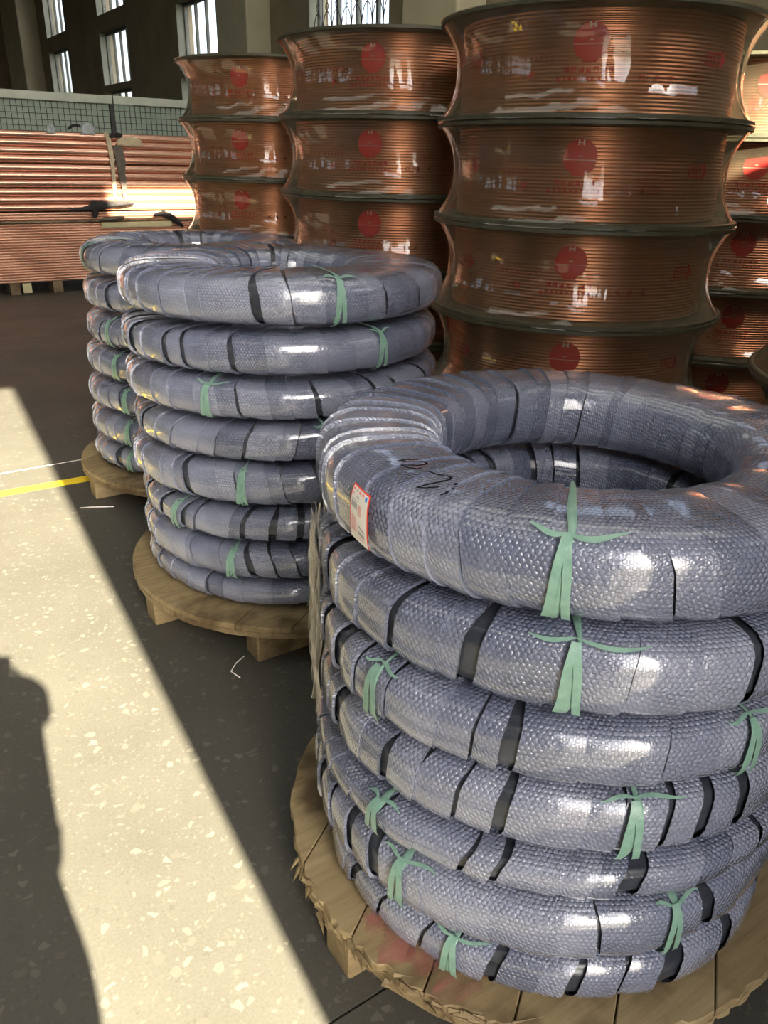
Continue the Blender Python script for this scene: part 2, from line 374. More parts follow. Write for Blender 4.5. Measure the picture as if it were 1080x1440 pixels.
def window(name, axis, pos, depth, u0, u1, secs, lights, grille=False):
    """frame, mullions, panes; depth points outwards"""
    root = empty(name, ((pos, (u0+u1)/2, secs[0][0]) if axis == 'x' else ((u0+u1)/2, pos, secs[0][0]))); tag(root, kind='structure')
    o = root.location
    def bx(mb, ua, ub, da, db, za, zb):
        if axis == 'x': mb.box(*sorted((pos+da-o.x, pos+db-o.x)), ua-o.y, ub-o.y, za-o.z, zb-o.z)
        else: mb.box(ua-o.x, ub-o.x, *sorted((pos+da-o.y, pos+db-o.y)), za-o.z, zb-o.z)
    s = 1 if depth > 0 else -1
    for a, b in secs:
        fr = MB(); f = .05
        bx(fr, u0, u0+f, .16*s, .24*s, a, b); bx(fr, u1-f, u1, .16*s, .24*s, a, b)
        bx(fr, u0, u1, .16*s, .24*s, a, a+f); bx(fr, u0, u1, .16*s, .24*s, b-f, b)
        fo = fr.build('window_frame', M['frame'], root)
        rv = MB(); t = .012
        bx(rv, u0, u0+t, 0, .16*s, a, b); bx(rv, u1-t, u1, 0, .16*s, a, b); bx(rv, u0, u1, 0, .16*s, a, a+t)
        rv.build('window_reveal', M['jamb'], root)
        wd = (u1-u0-2*f)/lights
        for k in range(1, lights):
            mu = MB(); bx(mu, u0+f+k*wd-.022, u0+f+k*wd+.022, .17*s, .23*s, a+f, b-f); mu.build('mullion', M['frame'], root)
        for k in range(lights):
            pn = MB(); bx(pn, u0+f+k*wd+.022, u0+f+(k+1)*wd-.022, .198*s, .202*s, a+f, b-f); pn.build('pane', M['pane'], root)
    if grille:
        for a, b in secs[1:2]:
            g = MB(); L = u1-u0
            def P(u, z): return (pos+.08*s-o.x, u-o.y, z-o.z)
            for k in range(1, 16): g.tube([P(u0+L*k/16, a), P(u0+L*k/16, b)], .007, 5)
            for z in (a+.05, b-.05, (a+b)/2): g.tube([P(u0, z), P(u1, z)], .008, 5)
            for k in range(8):
                c = u0+L*(k+.5)/8; q = L/16
                for sg in (-1, 1):
                    g.tube([P(c+sg*q*math.cos(t)*1.0, a+.05+.35*math.sin(t)) for t in np.linspace(0, PI/2, 8)], .007, 5)
                g.tube([P(c+.045*math.cos(t), a+.47+.045*math.sin(t)) for t in np.linspace(0, 2*PI, 12)], .006, 5)
                g.tube([P(c-q, b-.05), P(c, a+.55), P(c+q, b-.05)], .006, 5)
            g.build('security_grille', M['iron'], root)
    return root
k = 1
for c in WC:
    window('window_%d' % k, 'x', XR, .35, c-WW, c+WW, SEC, 4, grille=c < 12); k += 1
for c in WC:
    window('window_%d' % k, 'x', XL, -.35, c-WW, c+WW, SEC, 4); k += 1  # unseen left-wall windows, added to give fill light from that side
window('window_%d' % k, 'y', YR, -.3, TRANSOM[0], TRANSOM[1], [TRANSOM[2:]], 6); k += 1
window('window_%d' % k, 'y', YR, -.3, RWIN[0], RWIN[1], [RWIN[2:]], 5); k += 1
for c in WC:
    for a, b in SEC:
        portal('portal_right', (XR+.3, c, (a+b)/2), (2*WW, b-a), (-1, 0, 0))
        portal('portal_left', (XL-.3, c, (a+b)/2), (2*WW, b-a), (1, 0, 0))
for h in (GATE, TRANSOM, RWIN, CLER):
    portal('portal_rear', ((h[0]+h[1])/2, YR-.28, (h[2]+h[3])/2), (h[1]-h[0], h[3]-h[2]), (0, 1, 0))

# floor: terrazzo slabs on a dark bed, thin open joints
bed = tag(MB().box(XL, XR, YR-.3, YE, -.12, -.006).build('floor', M['joint']), kind='structure')
xs = [XL, -7.4, -3.4, .12+.0, 4.12, XR]; xs[3] = -1.4; xs[4] = 2.6
ys = [YR-.3, .838, 4.19, 7.55, 10.9, 14.3, 17.7, 21.1, 24.5, 27.9, 31.3, YE]
for a, b in zip(xs[:-1], xs[1:]):
    for c, d in zip(ys[:-1], ys[1:]):
        g = .0028
        MB().box(a+g, b-g, c+g, d-g, -.006, 0).build('floor_slab', M['floor'], bed)
mb = MB(); vv = []; px = np.linspace(-7, 2.2, 60)
for x in px:
    wv = .004*math.sin(x*5)+.003*math.sin(x*13)
    vv += [(x, 3.855+wv, .0008), (x, 3.935+wv*.5, .0008)]
mb.add(vv, [(2*i, 2*i+2, 2*i+3, 2*i+1) for i in range(len(px)-1)])
tag(mb.build('trim_4', M['yellow']), kind='structure')
mb = MB(); vv = []
for x in px: vv += [(x, 4.175+.003*math.sin(x*9), .0006), (x, 4.187+.003*math.sin(x*9), .0006)]
mb.add(vv, [(2*i, 2*i+2, 2*i+3, 2*i+1) for i in range(len(px)-1)])
tag(mb.build('trim_5', M['pane_line'] if 'pane_line' in M else M['paper']), kind='structure')

# ------------------------------------------------------------------ round pallets
def round_pallet(loc, rad, label, stains=False, seed=0):
    rr = random.Random(seed)
    t = tag(empty('round_pallet', loc), label, 'pallet', 'round wooden pallets')
    def plank(name, y0, y1, z0, z1, turn=0.0):
        y0c, y1c = max(y0, -rad+.004), min(y1, rad-.004)
        ysamp = np.linspace(y0c, y1c, 13); left = []; right = []
        for y in ysamp:
            q = math.sqrt(max(rad*rad-y*y, 0))
            jj = .016 if stains else .006
            left.append((-q + rr.uniform(0, jj), y)); right.append((q - rr.uniform(0, jj), y))
        poly = right + left[::-1]
        ca, sa = math.cos(turn), math.sin(turn)
        o = MB().prism([(x*ca-y*sa, x*sa+y*ca) for x, y in poly], z0, z1).build(name, M['wood'], t)
        return bevel(o, .002, 1)
    nb = 7; wd = 2*rad/nb
    for i in range(nb): plank('top_board', -rad+i*wd+.0015, -rad+(i+1)*wd-.0015, .120, .140-rr.uniform(0, .0015), .6)
    for i in range(6): plank('under_board', -rad+i*2*rad/6+.004, -rad+(i+1)*2*rad/6-.004, .100, .1195, .6+PI/2)
    for y in (-.42, -.03, .40):
        y2 = max(abs(y-.045), abs(y+.045))
        q = math.sqrt(max(rad*rad-y2*y2, .01)) - .01
        bevel(MB().box(-q, q, y-.045, y+.045, 0, .0995).build('stringer', M['wood'], t), .004, 1)
    if stains:
        mbs = MB()
        for (a, r, s1, s2) in ((196, .515, .05, .04), (203, .50, .045, .035), (212, .515, .055, .035), (190, .50, .03, .03)):
            cx, cy = r*math.cos(math.radians(a)), r*math.sin(math.radians(a))
            poly = [(cx+s1*(1+.35*rr.uniform(-1, 1))*math.cos(u), cy+s2*(1+.35*rr.uniform(-1, 1))*math.sin(u)) for u in np.linspace(0, 2*PI, 15)[:-1]]
            mbs.add([(x, y, .1405) for x, y in poly], [tuple(range(len(poly)))])
        mbs.build('paint_stain', M['pink'], t)
        # splintered rim
        for i in range(90):
            a = math.radians(rr.uniform(165, 228)); r = rad-rr.uniform(-.002, .016); L = rr.uniform(.018, .06); b = a+PI/2+rr.uniform(-.7, .7)
            x, y = r*math.cos(a), r*math.sin(a); z = rr.uniform(.104, .138); wq = rr.uniform(.003, .008)
            dx, dy = math.cos(b), math.sin(b)
            P = [(x-dy*wq, y+dx*wq, z), (x+dy*wq, y-dx*wq, z), (x+dx*L, y+dy*L, z+rr.uniform(-.004, .006)), (x, y, z+.006)]
            MB().add(P, [(0, 1, 2), (0, 2, 3), (1, 3, 2), (0, 3, 1)]).build('splinter', M['wood'], t)
    return t
NEAR = (1.075, .935); MID = (1.25, 2.46); FAR = (1.395, 3.68)
round_pallet((1.11, .965, 0), .572, 'round wooden pallet with splintered rim and pink stains under the nearest coil stack', True, 1)
round_pallet((1.275, 2.44, 0), .62, 'round wooden pallet under the middle stack of bubble-wrapped coils', False, 2)
round_pallet((1.39, 3.67, 0), .60, 'round wooden pallet under the farthest coil stack, beside the yellow line', False, 3)

# ------------------------------------------------------------------ bubble-wrapped coils
class Coil:
    def __init__(s, R, ri, h, n, rng):
        s.R, s.ri, s.h, s.n = R, ri, h, n
        s.ph = [rng.uniform(0, 6.28) for _ in range(6)]; s.am = [rng.uniform(.3, 1) for _ in range(6)]
    def P(s, th, ph, off=0.):
        c, d = np.cos(ph), np.sin(ph); ex = 2/s.n; a = (s.R-s.ri)/2; rc = (s.R+s.ri)/2
        wob = .006*s.am[0]*np.sin(2*th+s.ph[0]) + .004*s.am[1]*np.sin(3*th+s.ph[1]) + .003*s.am[2]*np.sin(5*th+s.ph[2]) + .0018*np.sin(17*th+s.ph[3])
        wz = .004*s.am[3]*np.sin(2*th+s.ph[4]) + .003*s.am[4]*np.sin(4*th+s.ph[5]) + .0012*np.sin(23*th+s.ph[3])
        r = rc + (a+off)*np.sign(c)*np.abs(c)**ex + wob*(.5+.5*c)
        z = s.h/2 + (s.h/2+off)*np.sign(d)*np.abs(d)**ex + wz*(.5+.5*d)
        return np.stack([r*np.cos(th), r*np.sin(th), z], -1)
def section_angles(n=30):
    # even arc spacing on a superellipse-like section
    t = np.linspace(0, 2*PI, 721); e = 2/3.0
    x = .10*np.sign(np.cos(t))*np.abs(np.cos(t))**e; y = .065*np.sign(np.sin(t))*np.abs(np.sin(t))**e
    L = np.concatenate([[0], np.cumsum(np.hypot(np.diff(x), np.diff(y)))])
    return np.interp(np.linspace(0, L[-1], n+1), L, t), np.linspace(0, L[-1], n+1)
SA, SL = section_angles(30)
def sheet(co, th, ph, off, name, mat, parent, skip=-1):
    """grid of surface points: th, ph, off arrays (rows along theta, columns along section)"""
    V = co.P(th, ph, off).reshape(-1, 3); a, b = th.shape
    F = [(i*b+j, (i+1)*b+j, (i+1)*b+j+1, i*b+j+1) for i in range(a-1) if i != skip for j in range(b-1)]
    seg = np.concatenate([np.zeros((a, 1)), np.cumsum(np.linalg.norm(np.diff(V.reshape(a, b, 3), axis=1), axis=2), axis=1)], axis=1)
    uv = np.stack([th*co.R + .37*parent['uvk'], seg], -1).reshape(-1, 2)
    return obj(name, V, F, mat, parent, uvs=uv)
def make_coil(center, z0, h, R, ri, n, label, group, seed, ties=(), nstrip=36, gaps=.35, tilt=(0, 0)):
    rng = random.Random(seed)
    root = empty('wrapped_coil', (center[0], center[1], z0+.0105), (tilt[0], tilt[1], 0)); tag(root, label, 'coil', group)
    root['uvk'] = float(seed)
    co = Coil(R-.006, ri+.006, h, n, rng); n = co.n
    # dark tube inside, slightly ridged
    th = np.linspace(0, 2*PI, 73)[:, None]; ph = np.linspace(0, 2*PI, 49)[None, :]
    o_ = -.0045 - .0022*(.5+.5*np.cos(ph*14)) + 0*th
    sheet(co, th+0*ph, ph+0*th, o_, 'tube_coil', M['core'], root)
    edges = [2*PI*i/nstrip + rng.uniform(-.25, .25)*2*PI/nstrip for i in range(nstrip)]; edges.append(edges[0]+2*PI)
    slant = rng.choice((-1, 1))*rng.uniform(.015, .05)
    for i in range(nstrip):
        a, b = edges[i], edges[i+1]; g = rng.random() < gaps
        b2 = a + (b-a)*(rng.uniform(.62, .9) if g else (rng.choice((1.12, .965)) if gaps else 1.1))
        K = 6; u = np.linspace(0, 1, K)
        u = np.concatenate([u, [1.0, 1.0]])
        off = .0008 + .0045*u + .0008*np.sin(PI*u); off[-1] = -.001
        th = (a + (b2-a)*u)[:, None] + slant*np.sin(SA)[None, :] + rng.uniform(-.03, .03)*np.cos(SA)[None, :]
        ph = SA[None, :] + 0*th
        sheet(co, th, ph, off[:, None] + 0*th, 'wrap_strip', M['bubble'], root, K-1)
    for (deg, bow) in ties:
        t0 = math.radians(deg)
        u = np.linspace(-1, 1, 3)
        # folded band round the section
        phs = np.linspace(-1.25, 2.2, 22)
        wband = .0055 + .0025*np.sin(phs*3+seed)
        th = t0 + (wband[None, :]*u[:, None])/R + .012*np.sin(phs*2.0)[None, :]
        sheet(co, th, phs[None, :]+0*th, np.full(th.shape, .0105)-.002*np.abs(u)[:, None], 'green_tie', M['twine'], root)
        if bow:
            for sg, L in ((-1, .045*bow), (1, .07*bow)):
                q = np.linspace(0, 1, 9); wd = .002+.0055*np.sin(PI*np.minimum(q*1.1, 1))**.7
                th = t0 + sg*L*q[:, None]/R + 0*u[None, :]
                ph = .85 + .10*np.sin(q*4+seed)[:, None]*1 + wd[:, None]*u[None, :]*9
                sheet(co, th, ph, np.full(th.shape, .012), 'tie_bow', M['twine'], root)
            for dq in (-.012, .010):
                q = np.linspace(0, 1, 8)
                ph = .8 - 1.35*q[:, None] + 0*u[None, :]
                th = t0 + (dq*q[:, None]*1.3 + .006*u[None, :])/R
                sheet(co, th, ph, np.full(th.shape, .0125), 'tie_tail', M['twine'], root)
    return root, co
ORD = ['topmost', 'second', 'third', 'fourth', 'fifth', 'sixth', 'seventh', 'bottom']
def ordn(i, n): return 'topmost' if i == 0 else ('lowest' if i == n-1 else ORD[i])
# nearest stack, bottom to top
zs = [.1435, .262, .402, .490, .632, .762, .908, 1.072]
near_p = [dict(R=.475, c=(-.005, -.005), ties=[(-152, 1)]), dict(R=.487, c=(-.01, 0), ties=[(-164, 1), (-106, .8)]), dict(R=.488, c=(-.005, .0), ties=[(-171, .7)], gaps=.1),
          dict(R=.482, c=(0, 0), ties=[(-120, 1.2)], gaps=.45), dict(R=.485, c=(.0, .0), ties=[(-99, 1), (-173, .7)]), dict(R=.487, c=(.005, .005), ties=[(-135, 1.5)], gaps=.45),
          dict(R=.498, c=(.02, .01), ties=[(-139.5, 1.2)], gaps=0)]
near_objs = []
for i, q in enumerate(near_p):
    top = i == 6
    lab = ('%s bubble-wrapped coil of the nearest stack' % ordn(6-i, 7)) + (', bearing a red-bordered label' if top else ('' if i else ', resting on the pallet'))
    r, co = make_coil((NEAR[0]+q['c'][0], NEAR[1]+q['c'][1]), zs[i], zs[i+1]-zs[i]-.024, q['R'], .262 if top else .30, 3.3 if top else 3.8, lab,
                      'coils of the nearest stack', 10+i, q['ties'], gaps=q.get('gaps', .35), nstrip=44 if top else 38, tilt=(R_.uniform(-.004, .004), R_.uniform(-.004, .004)))
    near_objs.append((r, co))
zs = [.1405, .246, .375, .498, .645, .780, .913, 1.052, 1.212]
mid_t = [[(-109, .6)], [(-138, .3)], [(-162, .3)], [(-132, .3)], [(-105, .6)], [(-143, 1)], [(-83, .7)], [(-100, 1)]]
mid_R = [.515, .53, .528, .535, .525, .53, .53, .54]
mid_objs = []
for i in range(8):
    lab = '%s bubble-wrapped coil of the middle stack' % ordn(7-i, 8) + (', with handwriting on top' if i == 7 else '')
    r, co = make_coil((MID[0]+R_.uniform(-.008, .008), MID[1]+R_.uniform(-.008, .008)), zs[i], zs[i+1]-zs[i]-.024, mid_R[i], .21 if i == 7 else .30, 3.3, lab,
                      'coils of the middle stack', 30+i, mid_t[i], gaps=.14, nstrip=38, tilt=(R_.uniform(-.006, .006), R_.uniform(-.006, .006)))
    mid_objs.append((r, co))
zs = [.1435, .27, .42, .57, .72, .87, 1.02, 1.175]
far_objs = []
for i in range(7):
    lab = '%s bubble-wrapped coil of the farthest stack, beside the copper tubes' % ordn(6-i, 7)
    r, co = make_coil((FAR[0]+.006*i-.02+R_.uniform(-.012, .012), FAR[1]), zs[i], zs[i+1]-zs[i]-.024, .50+R_.uniform(-.01, .012), .22 if i == 6 else .30, 2.8, lab,
                      'coils of the farthest stack', 50+i, [(-170+R_.uniform(-8, 30), .4)], gaps=.12, nstrip=36, tilt=(R_.uniform(-.012, .012), R_.uniform(-.012, .012)))
    far_objs.append((r, co))

# loose stretch film round the left flank of the nearest stack
def film_sleeve():
    rr = random.Random(5); na, nz = 90, 40; v = []
    for i in range(na):
        t_ = i/(na-1); a = math.radians(122+42*t_)
        zt_ = .87+.02*math.sin(a*23)+.012*math.sin(a*61+1); zb_ = .535+.03*math.sin(a*17+2)+.015*math.sin(a*53)
        for j in range(nz):
            q = j/(nz-1); z = zb_+(zt_-zb_)*q
            r = .4965+.003*math.sin(a*70+z*9)+.002*math.sin(a*131-z*17+2)+.003*math.sin(z*46+a*6)+.0015*math.sin(a*210+z*5)
            v.append((r*math.cos(a), r*math.sin(a), z))
    f = [(i*nz+j, (i+1)*nz+j, (i+1)*nz+j+1, i*nz+j+1) for i in range(na-1) for j in range(nz-1)]
    o = obj('film_sleeve', v, f, M['sleeve']); o.location = (NEAR[0], NEAR[1], 0)
    tag(o, 'crinkled clear stretch film clinging to the left flank of the nearest stack', 'plastic film')
film_sleeve()

# handwriting and label on coils: strokes given as (radius, angle) on the coil's top
def top_phi(co, r):
    rc = (co.R+co.ri)/2; a = (co.R-co.ri)/2; x = max(-1, min(1, (r-rc)/a))
    return math.acos(math.copysign(abs(x)**(co.n/2), x))
def write_strokes(root, co, strokes, wd, name='handwriting', dc=(0, 0)):
    mb = MB()
    for s in strokes:
        pts = []
        kk = np.linspace(0, len(s)-1, (len(s)-1)*5+1); A = np.array(s)
        s = list(zip(np.interp(kk, range(len(s)), A[:, 0]), np.interp(kk, range(len(s)), A[:, 1])))
        for r, d in s:
            t = math.radians(d); x = r*math.cos(t)-dc[0]; y = r*math.sin(t)-dc[1]
            rr, tt = math.hypot(x, y), math.atan2(y, x)
            pts.append(co.P(np.array(tt), np.array(top_phi(co, rr)), .0125))
        P = [Vector(p) for p in pts]; v = []
        for i, p in enumerate(P):
            tng = (P[min(i+1, len(P)-1)]-P[max(i-1, 0)]); tng.z = 0; tng.normalize(); sd = Vector((-tng.y, tng.x, 0))*wd
            v += [p+sd, p-sd]
        mb.add(v, [(2*i, 2*i+2, 2*i+3, 2*i+1) for i in range(len(P)-1)])
    o = mb.build(name, M['ink'], root); return o
S = [[(.413, 177.5), (.407, 178.2)], [(.398, 178.8), (.384, 179.3), (.372, 181.0)], [(.394, 179.2), (.390, 180.5)],
     [(.382, 181.6), (.368, 183.2), (.372, 184.6), (.386, 184.0), (.404, 181.4), (.402, 183.5), (.394, 185.4), (.388, 185.6)],
     [(.387, 187.6), (.386, 188.9), (.384, 190.4), (.380, 191.6)],
     [(.378, 191.8), (.379, 193.4), (.388, 194.0), (.404, 193.0), (.420, 191.6), (.430, 190.8), (.424, 192.6), (.414, 194.5)],
     [(.430, 196.6), (.424, 197.2), (.418, 197.2)], [(.412, 197.6), (.408, 197.4)], [(.400, 196.8), (.393, 196.4), (.396, 197.0)]]
write_strokes(near_objs[6][0], near_objs[6][1], S, .0022, dc=(.02, .01))
S2 = [[(.46, 205), (.44, 211)], [(.45, 209), (.43, 214)], [(.40, 212), (.37, 222), (.36, 230)], [(.37, 222), (.40, 226), (.42, 232)], [(.38, 232), (.36, 238)], [(.43, 236), (.41, 240)], [(.35, 206), (.31, 216), (.32, 226)]]
write_strokes(mid_objs[7][0], mid_objs[7][1], S2, .004)
S3 = [[(.40, 186), (.38, 200), (.36, 214)], [(.36, 190), (.39, 206)], [(.33, 196), (.34, 216), (.37, 226)]]
write_strokes(far_objs[6][0], far_objs[6][1], S3, .004)

def label_sticker(root, co):
    # on the shoulder of the topmost near coil, facing left of the camera
    th0, th1 = math.radians(178.3), math.radians(184.6); p0, p1 = .50, -.26
    def patch(name, a, b, c, d, off, mat, par, nu=5, nv=9):
        # a..b across, c..d down, in 0..1
        u = np.linspace(a, b, nu)[:, None]; v = np.linspace(c, d, nv)[None, :]
        th = th0+(th1-th0)*u + .01*v; ph = p0+(p1-p0)*v - .10*(u-.5)
        V = co.P(th+0*ph, ph+0*th, off).reshape(-1, 3)
        F = [(i*nv+j, (i+1)*nv+j, (i+1)*nv+j+1, i*nv+j+1) for i in range(nu-1) for j in range(nv-1)]
        return obj(name, V, F, mat, par)
    st = patch('label_sticker', 0, 1, 0, 1, .0110, M['label_red'], root)
    st['label'] = 'white label with a red border and small print'
    patch('label_field', .06, .95, .05, .985, .0116, M['paper'], st)
    def blk(a, b, c, d, mt): patch('label_print', a, b, c, d, .0121, M[mt], st, 3, 3)
    def glyph(a, c, w_, h_, mt):
        for q in range(3): blk(a, a+w_, c+h_*(.05+.35*q), c+h_*(.05+.35*q)+h_*.14, mt)
        blk(a+w_*.42, a+w_*.58, c, c+h_, mt); blk(a+w_*.02, a+w_*.16, c+h_*.35, c+h_*.9, mt)
    for i, mt in enumerate(('label_red', 'label_grey', 'label_red', 'label_red')): glyph(.10+.17*i, .09, .12, .085, mt)
    blk(.80, .90, .10, .22, 'label_blue'); blk(.10, .20, .22, .28, 'label_pink')
    glyph(.36, .25, .16, .07, 'label_grey')
    blk(.12, .44, .38, .40, 'label_grey'); blk(.12, .44, .43, .55, 'label_grey'); blk(.50, .66, .42, .60, 'label_pink')
    blk(.14, .42, .66, .80, 'label_pink'); blk(.52, .86, .66, .68, 'label_grey'); blk(.52, .84, .72, .78, 'label_grey'); blk(.52, .82, .83, .86, 'label_pink')
label_sticker(*near_objs[6])

# ------------------------------------------------------------------ copper reels in stretch film
RH, RF, RC = .370, .648, .553
def reel_meshes():
    d = {}
    # flange: board disc with a hole and a rolled rim
    fl = MB().lathe([(.20, 0), (RF-.006, 0), (RF, .003), (RF, .0145), (RF-.006, .0175), (.20, .0175)], 96, closed=True); d['flange'] = fl
    prof = []; nr = 26; z0, z1 = .018, RH-.018; pz = (z1-z0)/nr
    for i in range(nr):
        for q in (0, .2, .5, .8): prof.append((RC-.0055+.0055*math.sin(PI*q)**.6, z0+(i+q)*pz))
    prof.append((RC-.0055, z1))
    d['coil'] = MB().lathe(prof, 128)
    pr = []
    for u in np.linspace(0, 1, 23):
        s_ = abs(2*u-1); r = RC+.020+(RF+.003-RC-.020)*(s_**2.3)
        pr.append((r, u*RH))
    def wr(a, z):
        e = math.sin(PI*z/RH)
        return .0022*e*(math.sin(9*a)+.6*math.sin(23*a+1.3)+.5*math.sin(41*a+4*z))+.0012*math.sin(31*a+20*z)*e
    d['film'] = MB().lathe(pr, 192, rfun=wr)
    return d
RM = reel_meshes()
def me_from(mb, name, mat, smooth):
    me = mesh_of(name, mb.v, mb.f, None, smooth); me.materials.append(mat); return me
ME_FL = me_from(RM['flange'], 'flange', M['flange'], False); ME_CO = me_from(RM['coil'], 'wire_coil', M['copper'], True); ME_FI = me_from(RM['film'], 'film_wrap', M['film'], True)
def wrapped(polys, r):
    """2-D polygons (metres, x along the girth) bent round radius r about angle 0"""
    mb = MB()
    for poly in polys:
        mb.add([(r*math.cos(x/r), r*math.sin(x/r), z) for x, z in poly], [tuple(range(len(poly)))])
    return mb
def rect(x0, x1, z0, z1): return [(x0, z0), (x1, z0), (x1, z1), (x0, z1)]
def disc_polys():
    # disc with a flat, narrow foot at its lower edge; cut in strips so that it bends
    r = .063; ps = []; xs_ = np.linspace(-r, r, 17)
    for a, b in zip(xs_[:-1], xs_[1:]):
        def zz(x):
            q = math.sqrt(max(r*r-x*x, 0)); lo = -q
            if abs(x) < .027: lo = -r+.0
            elif abs(x) < .045: lo = max(lo, -.048)
            return lo, q
        (la, ha), (lb, hb) = zz(a), zz(b)
        m_ = (a+b)/2
        if abs(m_) < .027: la = lb = -r
        ps.append([(a, la), (b, lb), (b, hb), (a, ha)])
    return ps
def glyph_polys(cx, cz, s_, rr):
    ps = [rect(cx-s_*.45, cx+s_*.45, cz+s_*q, cz+s_*(q+.16)) for q in rr.sample((-.5, -.28, -.06, .16, .34), 3)]
    for q in rr.sample((-.42, -.2, 0, .2, .34), 2): ps.append(rect(cx+s_*q, cx+s_*(q+.15), cz-s_*.5, cz+s_*.5))
    return ps
rp = random.Random(3); RPR = RC+.006
ZL = RH*.66
logo_me = me_from(wrapped([[(x, z+ZL) for x, z in p] for p in disc_polys()], RPR), 'logo_disc', M['red_print'], False)
letter = [rect(-.012, -.006, ZL+.043, ZL+.061), rect(.006, .012, ZL+.043, ZL+.061), rect(-.006, .006, ZL+.050, ZL+.0535), rect(-.007, .007, ZL+.004, ZL+.0075), rect(-.063, 0, ZL-.0085, ZL-.0065), rect(0, .063, ZL-.0085, ZL-.0065)]
letter_me = me_from(wrapped(letter, RPR+.001), 'logo_letter', M['white_print'], False)
t1 = []
for i in range(7): t1 += glyph_polys(-.078+.026*i, RH*.425, .019, rp)
t2 = []
for i in range(11): t2 += glyph_polys(-.105+.0205*i, RH*.350, .0135, rp)
text_me = me_from(wrapped(t1+t2, RPR), 'printed_lines', M['red_print'], False)
az_ = RH*.56
arrow = [rect(-.062, .02, az_+.016, az_+.020), rect(-.062, .02, az_-.020, az_-.016), rect(-.062, -.058, az_-.016, az_+.016), [(.02, az_-.036), (.055, az_), (.02, az_+.036)]]
for i in range(3): arrow += glyph_polys(-.040+.022*i, az_, .016, rp)
arrow_me = me_from(wrapped(arrow, RPR), 'printed_arrow', M['red_print'], False)
sq = []
for i in range(3): sq += glyph_polys(.19+.055*i, RH*.36, .022, rp)
sq += [rect(-.225, -.197, RH*.35, RH*.42)]
for i in range(9): sq += glyph_polys(-.30+.021*i, RH*.53, .012, rp)
marks_me = me_from(wrapped(sq, RPR), 'printed_marks', M['red_faint'], False)
LOGO_AZ = math.radians(222.5)
def reel(cx, cy, z, label, group, turn, rng):
    t = tag(empty('copper_reel', (cx+rng.uniform(-.006, .006), cy+rng.uniform(-.006, .006), z), (0, 0, 0)), label, 'reel', group)
    for zz in (0.0006, RH-.018): o = link('flange', ME_FL, None, t); o.location = (0, 0, zz)
    o = link('wire_coil', ME_CO, None, t); o.rotation_euler = (0, 0, rng.uniform(0, 6))
    o = link('film_wrap', ME_FI, None, t); o.rotation_euler = (0, 0, rng.uniform(0, 6))
    for q in (0, 104, -104):
        a = turn+math.radians(q)
        for nm, me in (('logo_disc', logo_me), ('printed_lines', text_me), ('printed_marks', marks_me)):
            p = link(nm, me, None, t); p.rotation_euler = (0, 0, a)
            if nm == 'logo_disc': link('logo_letter', letter_me, None, p)
    for q in (52, -52, 180):
        p = link('printed_arrow', arrow_me, None, t); p.rotation_euler = (0, 0, turn+math.radians(q))
STACKS = [('A', 2.80, 2.59, .172, 'the large stack right behind the nearest coils'), ('B', 2.74, 3.95, .222, 'the stack left of the large one'),
          ('C', 2.85, 5.71, .256, 'the leftmost stack, beside the copper tubes'), ('D', 4.38, 2.89, .163, 'the stack behind and right of the large one'),
          ('E', 2.80, .90, .172, 'the stack at the right edge of the picture')]
rng = random.Random(11)
for code, x, y, z0, txt in STACKS:
    b = tag(empty('reel_pallet', (x, y, 0)), 'wooden base pallet under the reels of %s' % txt, 'pallet', 'base pallets under the reels')
    for k in range(6): MB().box(-.55, .55, -.55+k*.19, -.55+k*.19+.15, z0-.024, z0).build('deck_board', M['wood_dark'], b)
    for yy in (-.5, -.05, .4): MB().box(-.55, .55, yy, yy+.1, 0, z0-.0242).build('stringer', M['wood_dark'], b)
    for i in range(5):
        pos = ['lowest', 'fourth', 'third', 'second', 'topmost'][i]
        reel(x, y, z0+i*(RH+.0012), '%s film-wrapped copper reel of %s' % (pos, txt), 'film-wrapped copper reels', LOGO_AZ+rng.uniform(-.03, .03)+(.0 if code != 'A' else .01*(2-i)), rng)

# ------------------------------------------------------------------ copper tubes in front of the fence
TY = 10.06
def tube_mesh(name, r, x0, x1, n, mat):
    mb = MB(); pts = [(x0, 0, 0), (x1, 0, 0)]
    mb.tube(pts, r, n, cap=False)
    v = []; f = []
    for x, s in ((x0, -1), (x1, 1)):          # ring ends with a bore
        k0 = len(v)
        for q in (r, r*.86): v += [(x, q*math.cos(2*PI*i/n), q*math.sin(2*PI*i/n)) for i in range(n)]
        v += [(x-s*.12, r*.86*math.cos(2*PI*i/n), r*.86*math.sin(2*PI*i/n)) for i in range(n)]
        for a in (0, n):
            f += [(k0+a+i, k0+a+(i+1) % n, k0+a+n+(i+1) % n, k0+a+n+i) for i in range(n)]
        f.append(tuple(k0+2*n+i for i in range(n)))
    mb.add(v, f)
    me = mesh_of(name, mb.v, mb.f, None, True); me.materials.append(mat); return me
thick = tube_mesh('copper_tube', .0405, -1.2, 4.7, 14, M['copper_tube'])
zt = .9415
rows = []
for i in range(10):
    extra = .012 if i in (3, 7) else 0
    if i: zt += .0815 + (.010 if i in (3, 6) else 0)
    rows.append(zt)
words = ['lowest', 'second lowest', 'third lowest', 'fourth lowest', 'fifth lowest', 'fifth highest', 'fourth highest', 'third highest', 'second highest', 'highest']
for i, z in enumerate(rows):
    for j in range(1):
        o = link('copper_tube', thick, None); o.location = (rng.uniform(-.1, .1), TY+.0405+j*.082+(.002*(i % 2)), z)
        tag(o, '%s thick copper tube of the upper bundle in front of the fence' % words[i], 'copper tube', 'thick copper tubes of the upper bundle')
thin = tube_mesh('thin_copper_tube', .0144, -1.0, 4.5, 10, M['thin_tube'])
